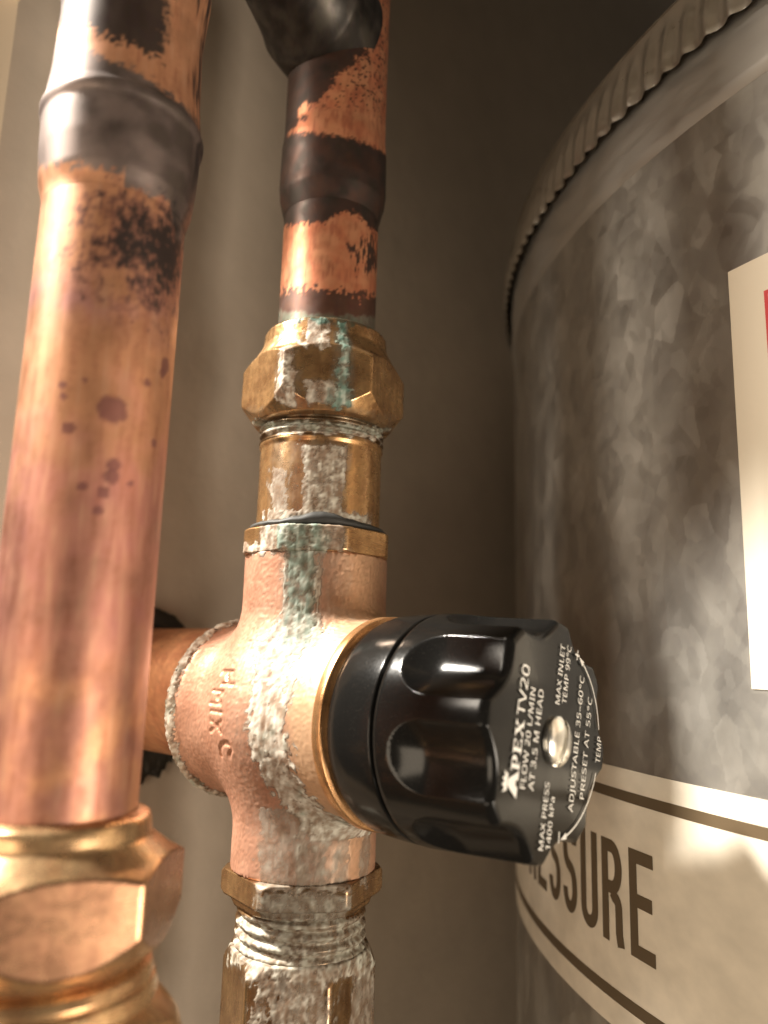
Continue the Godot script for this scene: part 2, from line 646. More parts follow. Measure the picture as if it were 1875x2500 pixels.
# film, thickness, green at a point of the middle pipework (millimetres about AX)
func deposit(p: Vector3) -> Vector3:
	var phi := rad_to_deg(atan2(p.x, p.z)) - VIEW_MID
	if phi < -180.0:
		phi += 360.0
	if absf(phi) > 100.0:
		return Vector3(0, -1, 0)
	# heights in the list are as seen against the axis; the near side stands closer
	var y := p.y * (1.0 + 0.072 * cos(deg_to_rad(phi)))
	var rag := streak(p, 0.55, 0.3)
	var rag2 := fb(p, 1.2)
	var blot := fa(p, 0.45)
	var film := 0.0
	var thick := -1.0
	var green := 0.0
	for e in bands:
		if y < e[0] - 1.5 or y > e[1] + 1.5:
			continue
		var q: float = phi + (rag * 0.8 + rag2 * 0.35) * e[7]
		var yy: float = y + 0.8 * blot
		var side := minf(q - e[2], e[3] - q) / 5.5
		var ends := minf(yy - e[0], e[1] - yy) / 0.5
		var ins := minf(side, ends)
		if ins <= -1.0:
			continue
		var k := smoothstep(-0.9, 0.7, ins)
		var f: float = k * e[4] * clampf(0.85 + 0.40 * blot + 0.35 * rag * e[7] / 8.0, 0.0, 1.15)
		film = maxf(film, f)
		if e[5] > 0.0:
			var rim := 1.0 + 0.7 * clampf(1.0 - absf(ins - 0.5), 0.0, 1.0)     # deposits dry thickest at their edge
			if ins > 0.25:
				thick = maxf(thick, 0.012)
			thick = maxf(thick, e[5] * 0.5 * (clampf(ins, -1.0, 1.0) * 0.7 * rim + 0.45 * rag2 + 0.6 * blot + 0.3 * rag - 0.30))
		if e[6] > 0.0:
			green = maxf(green, k * e[6] * clampf(0.8 + 0.5 * blot + 0.3 * rag, 0.0, 1.0))
	return Vector3(clampf(film, 0.0, 1.0), thick, clampf(green, 0.0, 1.0))


# the valve's cast body: a broad ragged run down the hollow between neck and barrel, and a rind round the back rim
func body_deposit(p: Vector3) -> Vector3:
	var t := p.dot(ka)
	var y := p.y - VY
	var b := p.dot(kb)
	var d := Vector3(0, -1, 0)
	if y > 9.0 or y < -14.0:
		d = deposit(p)
	var rag := fb(p, 0.5)
	var fine := fb(p, 2.1)
	var big := fa(p, 0.18)
	if b < 6.0 and y < 19.0 and y > -19.0:
		var yc := minf(y, 12.0)
		var left := 3.4 + 0.012 * (yc - 2.0) * (yc - 2.0) * (-1.0 if y > 2.0 else 0.4) + maxf(0.0, y - 12.0) * 0.5 + rag * 1.6
		var right := 11.8 + 0.10 * (2.0 - y) - maxf(0.0, y - 13.0) * 0.15 + rag * 1.5 + big
		if y < -6.0:
			left += (-6.0 - y) * 0.35
			right += (-6.0 - y) * 0.25
		var ins := minf(t - left, right - t)
		if ins > -1.5:
			var k := clampf(ins * 0.9 + 0.4, 0.0, 1.0)
			d.x = maxf(d.x, k * clampf(0.80 + 0.5 * fine, 0.0, 1.0))
			d.y = maxf(d.y, 0.20 * (clampf(ins * 0.8, -1.0, 0.7) + 0.40 * fine + 0.45 * rag - 0.10))
			d.z = maxf(d.z, 0.5 * k * clampf(-0.2 + 1.2 * big + 0.5 * rag, 0.0, 1.0))
		# thin bloom on both sides
		d.x = maxf(d.x, 0.34 * clampf(1.0 - absf(t - 1.5) / 4.0, 0.0, 1.0) * clampf(0.7 + fine, 0.0, 1.0))
	# rind where the pipe leaves the back of the body
	var rim := 1.0 - absf(t + 19.6 + 0.5 * rag) / 1.3
	if rim > -0.5:
		d.x = maxf(d.x, clampf(rim * 1.4, 0.0, 0.95))
		d.y = maxf(d.y, 0.55 * (rim * 0.9 + 0.5 * fine - 0.1))
		d.z = maxf(d.z, 0.45 * clampf(big * 1.5, 0.0, 1.0))
	return d


func scale_color(p: Vector3, green: float, thick: float) -> Color:
	var f := fa(p, 0.42)
	var g := fb(p, 1.4)
	var st := streak(p, 0.9, 0.18)
	var w := clampf(0.45 + 0.55 * f + 0.45 * st + 0.20 * g, 0.0, 1.0) * clampf(0.45 + thick / 0.14, 0.0, 1.0)
	var c := Color(0.27, 0.18, 0.12).lerp(Color(0.46, 0.395, 0.32), clampf(w * 2.0, 0.0, 1.0)).lerp(Color(0.70, 0.66, 0.57), clampf(w * 2.0 - 1.0, 0.0, 1.0))
	var gr := Color(0.06, 0.115, 0.09).lerp(Color(0.14, 0.235, 0.19), clampf(w * 1.6, 0.0, 1.0)).lerp(Color(0.40, 0.47, 0.41), clampf(w * 2.4 - 1.6, 0.0, 1.0))
	c = c.lerp(gr, clampf(green, 0.0, 1.0))
	c.a = clampf(0.34 + thick / 0.08, 0.0, 1.0) * smoothstep(-0.02, 0.012, thick)      # thin deposits let the metal through
	return c


func stained(base: Color, p: Vector3, d: Vector3) -> Color:
	var w := clampf(0.5 + 0.7 * streak(p, 0.8, 0.18) + 0.4 * fa(p, 0.5), 0.0, 1.0)
	var c := base.lerp(Color(0.33, 0.24, 0.17).lerp(Color(0.52, 0.46, 0.38), w), d.x * 0.8)
	return c.lerp(Color(0.095, 0.165, 0.125), clampf(d.z, 0.0, 1.0) * 0.75 * clampf(d.x * 1.3, 0.0, 1.0))


func tarnish(p: Vector3, bright: Color, dull: Color) -> Color:
	var c := bright.lerp(dull, clampf(0.5 + 0.6 * fa(p, 0.16) + 0.35 * streak(p, 0.6), 0.0, 1.0))
	return c * (1.0 + 0.16 * fb(p, 1.1))


func growth_mid(p: Vector3) -> Array:
	var d := deposit(p)
	return [d.y, scale_color(p, d.z, d.y)]


func add_growth(d: Dictionary, parent: Node, f: Callable, off := Vector3.ZERO) -> void:
	var g := grown(d, f)
	if g.i.size() > 0:
		commit(g, "limescale_crust", M.crust, parent, null, off)


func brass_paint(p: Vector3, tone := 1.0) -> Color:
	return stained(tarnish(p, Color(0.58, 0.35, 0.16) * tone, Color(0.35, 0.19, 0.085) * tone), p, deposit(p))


func cast_paint(p: Vector3) -> Color:
	var c := Color(0.62, 0.345, 0.235).lerp(Color(0.48, 0.235, 0.15), clampf(0.5 + 0.5 * fa(p, 0.12), 0.0, 1.0))
	c = c * (1.0 + 0.22 * fb(p, 1.7))
	var t := p.dot(ka)
	c = c.lerp(Color(0.66, 0.45, 0.27), clampf((t - 10.0) / 6.0, 0.0, 0.7))
	return stained(c, p, body_deposit(p))


# ---------------------------------------------------------------- six- and eight-sided turned things

# radius of an n-sided bar with corner radius rc and one corner at deg, its corners rounded a little
func sided(th: float, n: int, rc: float, deg: float) -> float:
	var step := 360.0 / n
	var a := fposmod(th - deg, step) - step / 2.0
	return rc * cos(deg_to_rad(step / 2.0)) / cos(deg_to_rad(a))


func profile(list: Array, y: float) -> float:
	# list of [y, r] with y falling
	if y >= list[0][0]:
		return list[0][1]
	for k in list.size() - 1:
		if y >= list[k + 1][0]:
			var w: float = (y - list[k + 1][0]) / maxf(list[k][0] - list[k + 1][0], 1e-6)
			return lerpf(list[k + 1][1], list[k][1], w)
	return list[-1][1]


# ---------------------------------------------------------------- the valve

var letters := [
	[-5.99, 17.62, -2.29, 17.75], [-4.61, 15.67, -1.02, 15.74], [-4.11, 17.64, -2.74, 15.73],
	[-7.08, 14.48, -3.62, 14.35, -5.48, 13.39, -3.53, 12.44, -7.35, 12.38],
	[-6.9, 11.13, -3.04, 11.07],
	[-6.83, 9.54, -4.9, 8.84, -3.22, 7.86], [-7.05, 7.67, -3.03, 9.68],
	[-4.19, 3.87, -4.36, 4.86, -3.29, 5.92, -2.03, 6.34, -0.9, 6.09, -0.77, 5.22, -1.57, 4.19],
]
var segs := []


func smin(a: float, b: float, k: float) -> float:
	var h := maxf(k - absf(a - b), 0.0) / k
	return minf(a, b) - h * h * k * 0.25


# the body about (AX, VY): q = (along the knob's axis, up, across)
func body_shape(q: Vector3) -> float:
	var r := sqrt(q.y * q.y + q.z * q.z)
	var barrel := maxf(r - (15.9 + 0.5 * smoothstep(8.0, 18.0, q.x)), absf(q.x + 0.2) - 19.8)
	var back := maxf(r - 16.3, absf(q.x + 20.2) - 1.1)
	var ball := q.length() - 17.2
	var v := sqrt(q.x * q.x + q.z * q.z)
	var upper := maxf(v - 13.1, maxf(q.y - 27.9, -q.y))
	var lower := maxf(v - 12.5, maxf(q.y, -25.6 - q.y))
	var d := smin(barrel, ball, 3.0)
	d = smin(d, upper, 5.0)
	d = smin(d, lower, 5.0)
	return smin(d, back, 1.5)


func body_full(q: Vector3) -> float:
	var d := body_shape(q)
	if absf(d) < 1.5:
		d += 0.10 * nb.get_noise_3dv(q * 1.25) + 0.06 * nc.get_noise_3dv(q * 2.7)      # sand-cast skin
		if q.z < 0.0 and q.x > -9.0 and q.x < 1.5 and q.y > -8.5 and q.y < 9.0:
			var p := Vector2(q.x, q.y)
			var near := 9.0
			for s in segs:
				near = minf(near, p.distance_to(Geometry2D.get_closest_point_to_segment(p, s[0], s[1])))
			d += 0.32 * (1.0 - smoothstep(0.16, 0.46, near))       # struck letters
			# the sunk outline of the pattern plate round them
	return d


func cast_body() -> Dictionary:
	for l in letters:
		for k in range(0, l.size() - 2, 2):
			segs.append([Vector2(l[k], l[k + 1] - 10.6), Vector2(l[k + 2], l[k + 3] - 10.6)])
	var cell := 0.42
	var blk := 8
	var lo := Vector3(-22.4, -26.4, -18.4)
	var nbk := Vector3i(13, 17, 11)
	var nx := nbk.x * blk + 1
	var ny := nbk.y * blk + 1
	var nz := nbk.z * blk + 1
	var field := PackedFloat32Array()
	field.resize(nx * ny * nz)
	field.fill(9.0)
	var active := []
	for bz in nbk.z:
		for by in nbk.y:
			for bx in nbk.x:
				var c := lo + (Vector3(bx, by, bz) + Vector3.ONE * 0.5) * blk * cell
				if absf(body_shape(c)) < blk * cell * 0.9 + 0.8:
					active.append(Vector3i(bx, by, bz))
	for bl in active:
		for z in range(bl.z * blk, bl.z * blk + blk + 1):
			for y in range(bl.y * blk, bl.y * blk + blk + 1):
				var at: int = (z * ny + y) * nx + bl.x * blk
				for x in range(bl.x * blk, bl.x * blk + blk + 1):
					if field[at] == 9.0:
						field[at] = body_full(lo + Vector3(x, y, z) * cell)
					at += 1
	var v := PackedVector3Array()
	var n := PackedVector3Array()
	var ids := {}
	for bl in active:
		for z in range(bl.z * blk, bl.z * blk + blk):
			for y in range(bl.y * blk, bl.y * blk + blk):
				for x in range(bl.x * blk, bl.x * blk + blk):
					var at: int = (z * ny + y) * nx + x
					var f0 := field[at]; var f1 := field[at + 1]; var f2 := field[at + nx]; var f3 := field[at + nx + 1]
					var g := at + nx * ny
					var f4 := field[g]; var f5 := field[g + 1]; var f6 := field[g + nx]; var f7 := field[g + nx + 1]
					var s := int(f0 < 0) + int(f1 < 0) + int(f2 < 0) + int(f3 < 0) + int(f4 < 0) + int(f5 < 0) + int(f6 < 0) + int(f7 < 0)
					if s == 0 or s == 8:
						continue
					var grad := Vector3(f1 + f3 + f5 + f7 - f0 - f2 - f4 - f6, f2 + f3 + f6 + f7 - f0 - f1 - f4 - f5, f4 + f5 + f6 + f7 - f0 - f1 - f2 - f3) / (4.0 * cell)
					var mean := (f0 + f1 + f2 + f3 + f4 + f5 + f6 + f7) / 8.0
					var q := Vector3.ONE * 0.5 * cell - grad * clampf(mean / maxf(grad.length_squared(), 0.1), -0.5, 0.5)
					ids[at] = v.size()
					v.append(lo + Vector3(x, y, z) * cell + q)
					n.append(grad.normalized())
	var idx := PackedInt32Array()
	for at in ids:
		var f0 := field[at]
		for e in 3:
			var step: int = [1, nx, nx * ny][e]
			var u: int = [nx, nx * ny, 1][e]
			var w: int = [nx * ny, 1, nx][e]
			if (f0 < 0) == (field[at + step] < 0):
				continue
			if not (ids.has(at - u) and ids.has(at - w) and ids.has(at - u - w)):
				continue
			var a: int = ids[at]; var b: int = ids[at - u]; var c: int = ids[at - u - w]; var d: int = ids[at - w]
			if f0 < 0:
				idx.append_array(PackedInt32Array([a, b, c, a, c, d]))
			else:
				idx.append_array(PackedInt32Array([a, c, b, a, d, c]))
	# into upright axes about AX
	var uv := PackedVector2Array()
	for k in v.size():
		var q := v[k]
		uv.append(Vector2(atan2(q.z, q.x) / TAU, q.y / 60.0))
		v[k] = ka * q.x + Vector3.UP * (q.y + VY) + kb * q.z
		n[k] = ka * n[k].x + Vector3.UP * n[k].y + kb * n[k].z
	return {"v": v, "n": n, "uv": uv, "i": idx}


func mixing_valve() -> void:
	var t := thing("mixing_valve", AX + Vector3(0, -44, 0), "crusted cast bronze mixing valve with black fluted knob", "valve")
	var off := Vector3(0, 44, 0)
	var body := cast_body()
	commit(body, "body", M.cast, t, cast_paint, off)
	add_growth(body, t, func(p):
		var d := body_deposit(p)
		return [d.y, scale_color(p, d.z, d.y)], off)

	# the hexagonal collar at the foot of the body, with a smaller step below it
	var foot := turned(-42.0, -36.0, 0.25, 288, func(th: float, y: float):
		if y > -36.2:
			return 10.0
		if y < -40.3:
			return minf(sided(th, 6, 12.9, 32.0 + VIEW_MID), profile([[-40.3, 12.4], [-41.8, 11.6]], y)) if y > -41.8 else 9.5
		return minf(sided(th, 6, 14.1, 32.0 + VIEW_MID), profile([[-36.2, 13.2], [-36.9, 13.9], [-39.7, 13.9], [-40.3, 13.3]], y)))
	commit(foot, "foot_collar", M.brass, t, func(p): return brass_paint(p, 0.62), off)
	add_growth(foot, t, growth_mid, off)

	# machined rim the knob turns on
	var rim := along([[18.2, 15.0], [18.2, 16.7], [18.5, 16.95], [19.9, 16.95], [20.2, 16.7], [20.25, 15.7], [21.0, 15.6], [21.2, 12.0]], 240, func(_a: float, _t: float, r: float): return r)
	var at_axis := Vector3(0, VY, 0)
	var o := commit(rim, "machined_rim", M.brass, t, func(p): return tarnish(p, Color(0.74, 0.42, 0.20), Color(0.55, 0.28, 0.12)), off + at_axis)
	o.set_meta("label", "bright turned copper rim behind the black knob")

	knob(t, off + at_axis)


func knob(t: Node3D, off: Vector3) -> void:
	var prof := [[20.6, 12.0], [20.6, 15.6], [21.0, 16.1], [21.8, 16.6], [23.0, 16.95], [25.0, 17.1], [27.5, 17.2], [30.0, 17.25], [30.28, 17.1], [30.4, 16.6], [30.45, 12.0]]
	commit(along(prof, 240, func(_a: float, _t: float, r: float): return r), "knob_skirt", M.black, t, null, off)
	# the part one turns: eight scooped flutes that run out on the front face
	var p2 := [[30.7, 12.0], [30.7, 16.6], [30.85, 17.05], [31.2, 17.3]]
	for k in 46:
		p2.append([31.6 + k * 0.36, 17.32 - 0.75 * float(k) / 45.0])
	p2.append_array([[48.1, 16.5], [48.4, 16.35], [48.65, 16.15], [48.82, 15.9], [48.9, 15.6]])
	for k in 12:
		p2.append([48.9 + 0.02 * k, 15.5 - 1.25 * k])
	p2.append([49.15, 0.02])
	var flute := func(a: float, tt: float, r: float):
		var d := fposmod(a - 8.5, 45.0)
		d = minf(d, 45.0 - d)
		var run := clampf((tt - 33.6) / 5.5, 0.0, 1.0)
		if run <= 0.0:
			return r
		var half := 16.8 * sqrt(run * (2.0 - run))
		var w := clampf(1.0 - (d / half) * (d / half), 0.0, 1.0)
		var deep := 2.2 * (1.0 - pow(1.0 - run, 2.0)) * (0.12 * sqrt(w) + 0.88 * w)
		if r < 15.6:
			deep *= clampf(r / 15.5, 0.0, 1.0)
		return r - deep
	var kn := commit(along(p2, 720, flute), "knob", M.black, t, null, off)
	kn.set_meta("label", "black plastic fluted temperature knob with white lettering")

	# domed screw head with a slot
	var dome := grid(128, 64, func(u: float, w: float):
		var a := -u * TAU
		var r := 3.55 * w
		var x := r * cos(a)
		var hgt := 1.55 * sqrt(maxf(0.0, 1.0 - w * w * 0.97))
		var slot_d := absf(x * 0.92 - r * sin(a) * 0.39)
		hgt -= 0.75 * (1.0 - smoothstep(0.35, 0.55, slot_d))
		return ka * (49.1 + hgt - (0.9 if w > 0.98 else 0.0)) + (kb * (x + 0.75) + Vector3.UP * (r * sin(a) - 0.45)))
	commit(dome, "screw", M.chrome, kn, null, off)

	# the printing, read from below upwards, thirteen degrees off the upright
	var e1 := (kb * 0.225 + Vector3.UP * 0.974)
	var e2 := (kb * -0.974 + Vector3.UP * 0.225)
	print_line(kn, off, e1, e2, "TV20", -0.05, 1.35, 8.05, 8.2, 1.85, false)
	print_line(kn, off, e1, e2, "FLOW 20 L/MIN", 0, -7.5, 5.5, 6.15, 1.2, false)
	print_line(kn, off, e1, e2, "AT 3.5 M HEAD", 0, -7.5, 5.7, 4.0, 1.3, false)
	print_line(kn, off, e1, e2, "MAX INLET", 0, 4.7, 13.2, -0.6, 1.2, false)
	print_line(kn, off, e1, e2, "TEMP 99°C", 0, 5.1, 13.5, -2.5, 1.2, false)
	print_line(kn, off, e1, e2, "MAX PRESS", 0, -14.5, -5.9, 0.0, 1.15, false)
	print_line(kn, off, e1, e2, "1400 kPa", 0, -14.3, -7.6, -1.8, 1.15, false)
	print_line(kn, off, e1, e2, "ADJUSTABLE 35–60°C", 0, -9.0, 10.1, -7.5, 1.3, false)
	print_line(kn, off, e1, e2, "PRESET AT 55°C", 0, -6.9, 7.6, -10.2, 1.3, false)
	print_line(kn, off, e1, e2, "TEMP", 0, -1.3, 2.5, -14.2, 1.35, false)
	print_line(kn, off, e1, e2, "+", 0, 12.0, 13.5, -5.1, 1.3, false)
	print_line(kn, off, e1, e2, "PEX", 0, -5.6, 0.9, 8.05, 1.95, true)
	# the big initial with its little crown, the temperature arrows and the minus sign
	var polys := []
	polys.append(PackedVector2Array([Vector2(-8.9, 8.05), Vector2(-7.55, 8.05), Vector2(-7.35, 8.6), Vector2(-6.75, 8.6), Vector2(-6.65, 8.05), Vector2(-5.55, 8.05), Vector2(-6.75, 10.35), Vector2(-7.6, 10.35)]))
	polys.append(PackedVector2Array([Vector2(-8.15, 10.5), Vector2(-6.2, 10.5), Vector2(-5.85, 11.5), Vector2(-6.5, 11.05), Vector2(-6.75, 11.75), Vector2(-7.15, 11.1), Vector2(-7.55, 11.75), Vector2(-7.85, 11.05), Vector2(-8.5, 11.5)]))
	stroke(polys, PackedVector2Array([Vector2(-13.3, -4.0), Vector2(-11.8, -3.9)]), 0.22)
	var flat := []
	for poly in polys:
		var q := PackedVector2Array()
		for p in poly:
			# into (kb, up)
			q.append(Vector2(p.x * 0.225 - p.y * 0.974, p.x * 0.974 + p.y * 0.225))
		flat.append(q)
	for span in [[2.0, 49.0], [-25.0, -77.5]]:
		stroke(flat, arc(Vector2(0, 0), 13.5, 13.5, span[0], span[1], 24), 0.22)
		var end := deg_to_rad(span[1])
		var along_arc := Vector2(-sin(end), cos(end)) * signf(span[1])
		var outw := Vector2(cos(end), sin(end))
		var tip := outw * 13.5 + along_arc * 1.5
		flat.append(PackedVector2Array([tip, outw * 13.95 - along_arc * 0.1, outw * 13.05 - along_arc * 0.1]))
	var v := PackedVector3Array()
	var n := PackedVector3Array()
	var idx := PackedInt32Array()
	for poly in flat:
		var base := v.size()
		for p in poly:
			v.append(ka * 49.2 + kb * p.x + Vector3.UP * p.y)
			n.append(ka)
		facing(idx, Geometry2D.triangulate_polygon(poly), base, v, n)
	commit({"v": v, "n": n, "i": idx}, "printed_marks", M.print_white, kn, null, off)


func print_line(kn: Node3D, off: Vector3, e1: Vector3, e2: Vector3, text: String, _tilt: float, s0: float, s1: float, base: float, cap: float, bold: bool) -> void:
	var font := SystemFont.new()
	font.font_names = PackedStringArray(["Droid Serif" if bold else "Droid Sans"])
	if bold:
		font.font_weight = 700
	var tm := TextMesh.new()
	tm.font = font
	tm.text = text
	tm.font_size = 64
	tm.pixel_size = 0.01
	tm.depth = 0.0
	tm.curve_step = 2.0
	tm.horizontal_alignment = HORIZONTAL_ALIGNMENT_LEFT
	tm.vertical_alignment = VERTICAL_ALIGNMENT_BOTTOM
	var arr := tm.get_mesh_arrays()
	var src: PackedVector3Array = arr[Mesh.ARRAY_VERTEX]
	var src_idx: PackedInt32Array = arr[Mesh.ARRAY_INDEX]
	var lo := Vector2(1e9, 1e9)
	var hi := Vector2(-1e9, -1e9)
	for p in src:
		lo = lo.min(Vector2(p.x, p.y))
		hi = hi.max(Vector2(p.x, p.y))
	var cap_h := 64 * 0.01 * 0.714
	var low := lo.y
	if text == "+":
		cap_h = hi.y - lo.y
	var v := PackedVector3Array()
	var n := PackedVector3Array()
	for p in src:
		var s := lerpf(s0, s1, (p.x - lo.x) / maxf(hi.x - lo.x, 1e-6))
		var h := base + (p.y - low) / cap_h * cap
		v.append(ka * 49.2 + e1 * s + e2 * h)
		n.append(ka)
	if src_idx.is_empty():
		for k in src.size():
			src_idx.append(k)
	var idx := PackedInt32Array()
	facing(idx, src_idx, 0, v, n)
	commit({"v": v, "n": n, "i": idx}, "printed_line", M.print_white, kn, null, off)


# ---------------------------------------------------------------- the pipework above and below the valve

func middle_pipe() -> void:
	# the pipe, its soldered tee and the branch across to the pipe on the left
	var t := thing("copper_pipe", AX + Vector3(0, 60, 0), "scorched copper pipe with soldered tee rising behind from the crusted nut", "pipe")
	var off := Vector3(0, -60, 0)
	var paint := func(p: Vector3) -> Color:
		var phi := rad_to_deg(atan2(p.x, p.z)) - VIEW_MID
		var y := p.y * (1.0 + 0.052 * cos(deg_to_rad(phi)))
		var r1 := fa(p, 0.20)
		var r2 := streak(p, 0.9, 0.25)
		var r3 := fb(p, 0.9)
		var c := Color(0.60, 0.22, 0.115).lerp(Color(0.66, 0.30, 0.16), clampf(0.5 + r1, 0.0, 1.0)).lerp(Color(0.42, 0.14, 0.08), clampf(r2 * 0.9, 0.0, 0.8))
		var dark := 0.0
		# the scorched socket
		var low := 84.0 + 3.4 * exp(-pow((phi - 22.0) / 26.0, 2.0)) + 0.9 * r3
		var high := 102.3 - 1.2 * sin(deg_to_rad(phi - 20.0)) + 0.7 * r3
		dark = maxf(dark, smoothstep(-0.5, 0.5, y - low) * smoothstep(-0.6, 0.5, high - y))
		# scorch on the tee, up to the left
		var edge := 117.0 + phi * 0.22 + 3.0 * r1 + 1.6 * r3
		dark = maxf(dark, smoothstep(-0.6, 0.9, y - edge) * (1.0 - smoothstep(28.0, 42.0, phi + 8.0 * r3)))
		dark = maxf(dark, smoothstep(0.55, 0.85, r3 + 0.2) * smoothstep(108.0, 112.0, y) * 0.85)
		# patches lower down
		dark = maxf(dark, smoothstep(0.15, 0.5, 0.9 - Vector2((phi - 55.0) / 34.0, (y - 78.5) / 4.5).length() + 0.8 * r2) * 0.85)
		dark = maxf(dark, smoothstep(0.0, 0.6, 70.4 - y + 1.8 * r3 + r2) * 0.75)
		c = c.lerp(Color(0.24, 0.075, 0.05), clampf(dark * 2.0, 0.0, 0.7))
		c = c.lerp(Color(0.052, 0.040, 0.034), dark * dark * (3.0 - 2.0 * dark) * clampf(0.94 + 0.1 * r1, 0.0, 1.0))
		return stained(c, p, deposit(p))
	var pipe := turned(54, 92, 0.35, 170, func(_th: float, _y: float): return 9.5)
	commit(pipe, "pipe", M.copper, t, paint, off)
	var tee := turned(85.6, 150, 0.36, 180, func(_th: float, y: float):
		return profile([[150, 10.6], [118, 10.35], [104, 10.35], [100.5, 10.7], [92.0, 10.8], [89.5, 10.55], [87.0, 9.9], [85.6, 9.54]], y))
	commit(tee, "soldered_tee", M.copper, t, paint, off)
	var to := LX - AX
	var dir := Vector3(to.x, 0, to.z).normalized()
	var sidev := Vector3.UP.cross(dir)
	var br := grid(120, 110, func(u: float, w: float):
		var r := 10.35 + 1.6 * exp(-maxf(0.0, w * 51.0 - 9.0) / 3.0)
		var a := u * TAU
		return dir * lerpf(2.0, to.length() - 1.0, w) + Vector3(0, 126.5 + 34.0 * w * w, 0) + (sidev * cos(a) + Vector3.UP * sin(a)) * r)
	commit(br, "branch", M.copper, t, func(p):
		var r1 := fa(p, 0.2)
		return Color(0.03, 0.025, 0.022).lerp(Color(0.065, 0.055, 0.046), clampf(0.5 + r1, 0.0, 1.0)), off)

	# the compression nut
	var nut := thing("compression_nut", AX + Vector3(0, 42, 0), "six sided brass nut with white and green streaks above the valve", "nut")
	var noff := Vector3(0, -42, 0)
	var shape := turned(41.6, 60.7, 0.26, 324, func(th: float, y: float):
		if y > 60.5:
			return 9.4
		if y < 41.9:
			return 11.0
		var six := sided(th, 6, 15.7, 37.0 + VIEW_MID - 5.0)
		var turned_r := profile([[60.5, 11.1], [60.1, 11.75], [57.4, 12.1], [56.6, 12.5], [54.4, 13.6], [52.6, 15.6], [45.8, 15.6], [44.6, 14.6], [42.6, 13.2], [41.9, 12.6]], y)
		return minf(six, turned_r) + 0.05 * fa(Vector3(th * 0.1, y * 0.4, 3.0), 1.0))
	commit(shape, "hexagon", M.brass, nut, brass_paint, noff)
	add_growth(shape, nut, growth_mid, noff)

	# the union below it: thread, sleeve, seal and thin eight-sided flange
	var un := thing("union_tail", AX + Vector3(0, 18, 0), "stained brass union sleeve between the crusted nut and valve body", "pipe fitting")
	var uoff := Vector3(0, -18, 0)
	var thread := turned(38.2, 42.2, 0.12, 220, func(th: float, y: float): return 11.5 + 0.30 * sin((y + th / 360.0 * 1.4) / 1.4 * TAU))
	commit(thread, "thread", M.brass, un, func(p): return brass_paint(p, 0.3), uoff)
	add_growth(thread, un, growth_mid, uoff)
	var sleeve := turned(22.2, 38.9, 0.28, 230, func(th: float, y: float):
		return profile([[38.9, 11.0], [38.7, 11.6], [37.7, 11.75], [37.3, 11.45], [22.2, 11.5]], y) + 0.03 * fa(Vector3(th * 0.05, y * 0.2, 9.0), 1.0))
	commit(sleeve, "sleeve", M.brass, un, brass_paint, uoff)
	add_growth(sleeve, un, growth_mid, uoff)
	var seal := turned(21.4, 24.8, 0.16, 200, func(th: float, y: float):
		var phi := fposmod(th - VIEW_MID + 180.0, 360.0) - 180.0
		var h := 1.4 + 1.3 * exp(-pow((phi - 4.0) / 22.0, 2.0)) + 0.25 * fa(Vector3(th * 0.06, 0, 5.0), 1.0)
		var w := clampf((y - 21.6) / h, 0.0, 1.0)
		return 11.2 + 1.5 * sqrt(maxf(0.0, 1.0 - pow(2.0 * w - 1.0, 2.0))) if w < 1.0 else 11.2)
	commit(seal, "rubber_seal", M.rubber, un, func(p):
		return Color(1, 1, 1).lerp(Color(7, 6.6, 5.8), clampf(fa(p, 0.5) * 0.7, 0.0, 1.0)), uoff)
	var flange := turned(17.0, 21.9, 0.22, 288, func(th: float, y: float):
		if y > 21.75 or y < 17.15:
			return 11.0
		return minf(sided(th, 8, 14.1, 20.0 + VIEW_MID), profile([[21.75, 13.5], [21.4, 13.9], [17.5, 13.9], [17.15, 13.5]], y)))
	commit(flange, "flange", M.brass, un, brass_paint, uoff)
	add_growth(flange, un, growth_mid, uoff)

	# the fitting below the valve
	var ad := thing("hexagon_adaptor", AX + Vector3(0, -90, 0), "limescale covered threaded fitting below the valve at the bottom", "pipe fitting")
	var aoff := Vector3(0, 90, 0)
	var th2 := turned(-49.6, -41.4, 0.12, 230, func(th: float, y: float): return 10.7 + 0.25 * (-41.4 - y) / 8.2 + 0.36 * sin((y + th / 360.0 * 1.8) / 1.8 * TAU))
	commit(th2, "thread", M.brass, ad, func(p): return brass_paint(p, 0.6), aoff)
	add_growth(th2, ad, growth_mid, aoff)
	var hx := turned(-90, -48.2, 0.3, 288, func(th: float, y: float):
		if y > -48.4:
			return 10.0
		return minf(sided(th, 6, 13.2, 22.0 + VIEW_MID), profile([[-48.4, 11.6], [-50.2, 12.6], [-51.2, 13.0], [-90, 13.0]], y)))
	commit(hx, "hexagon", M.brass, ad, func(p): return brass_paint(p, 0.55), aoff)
	add_growth(hx, ad, growth_mid, aoff)


# ---------------------------------------------------------------- the pipe on the left

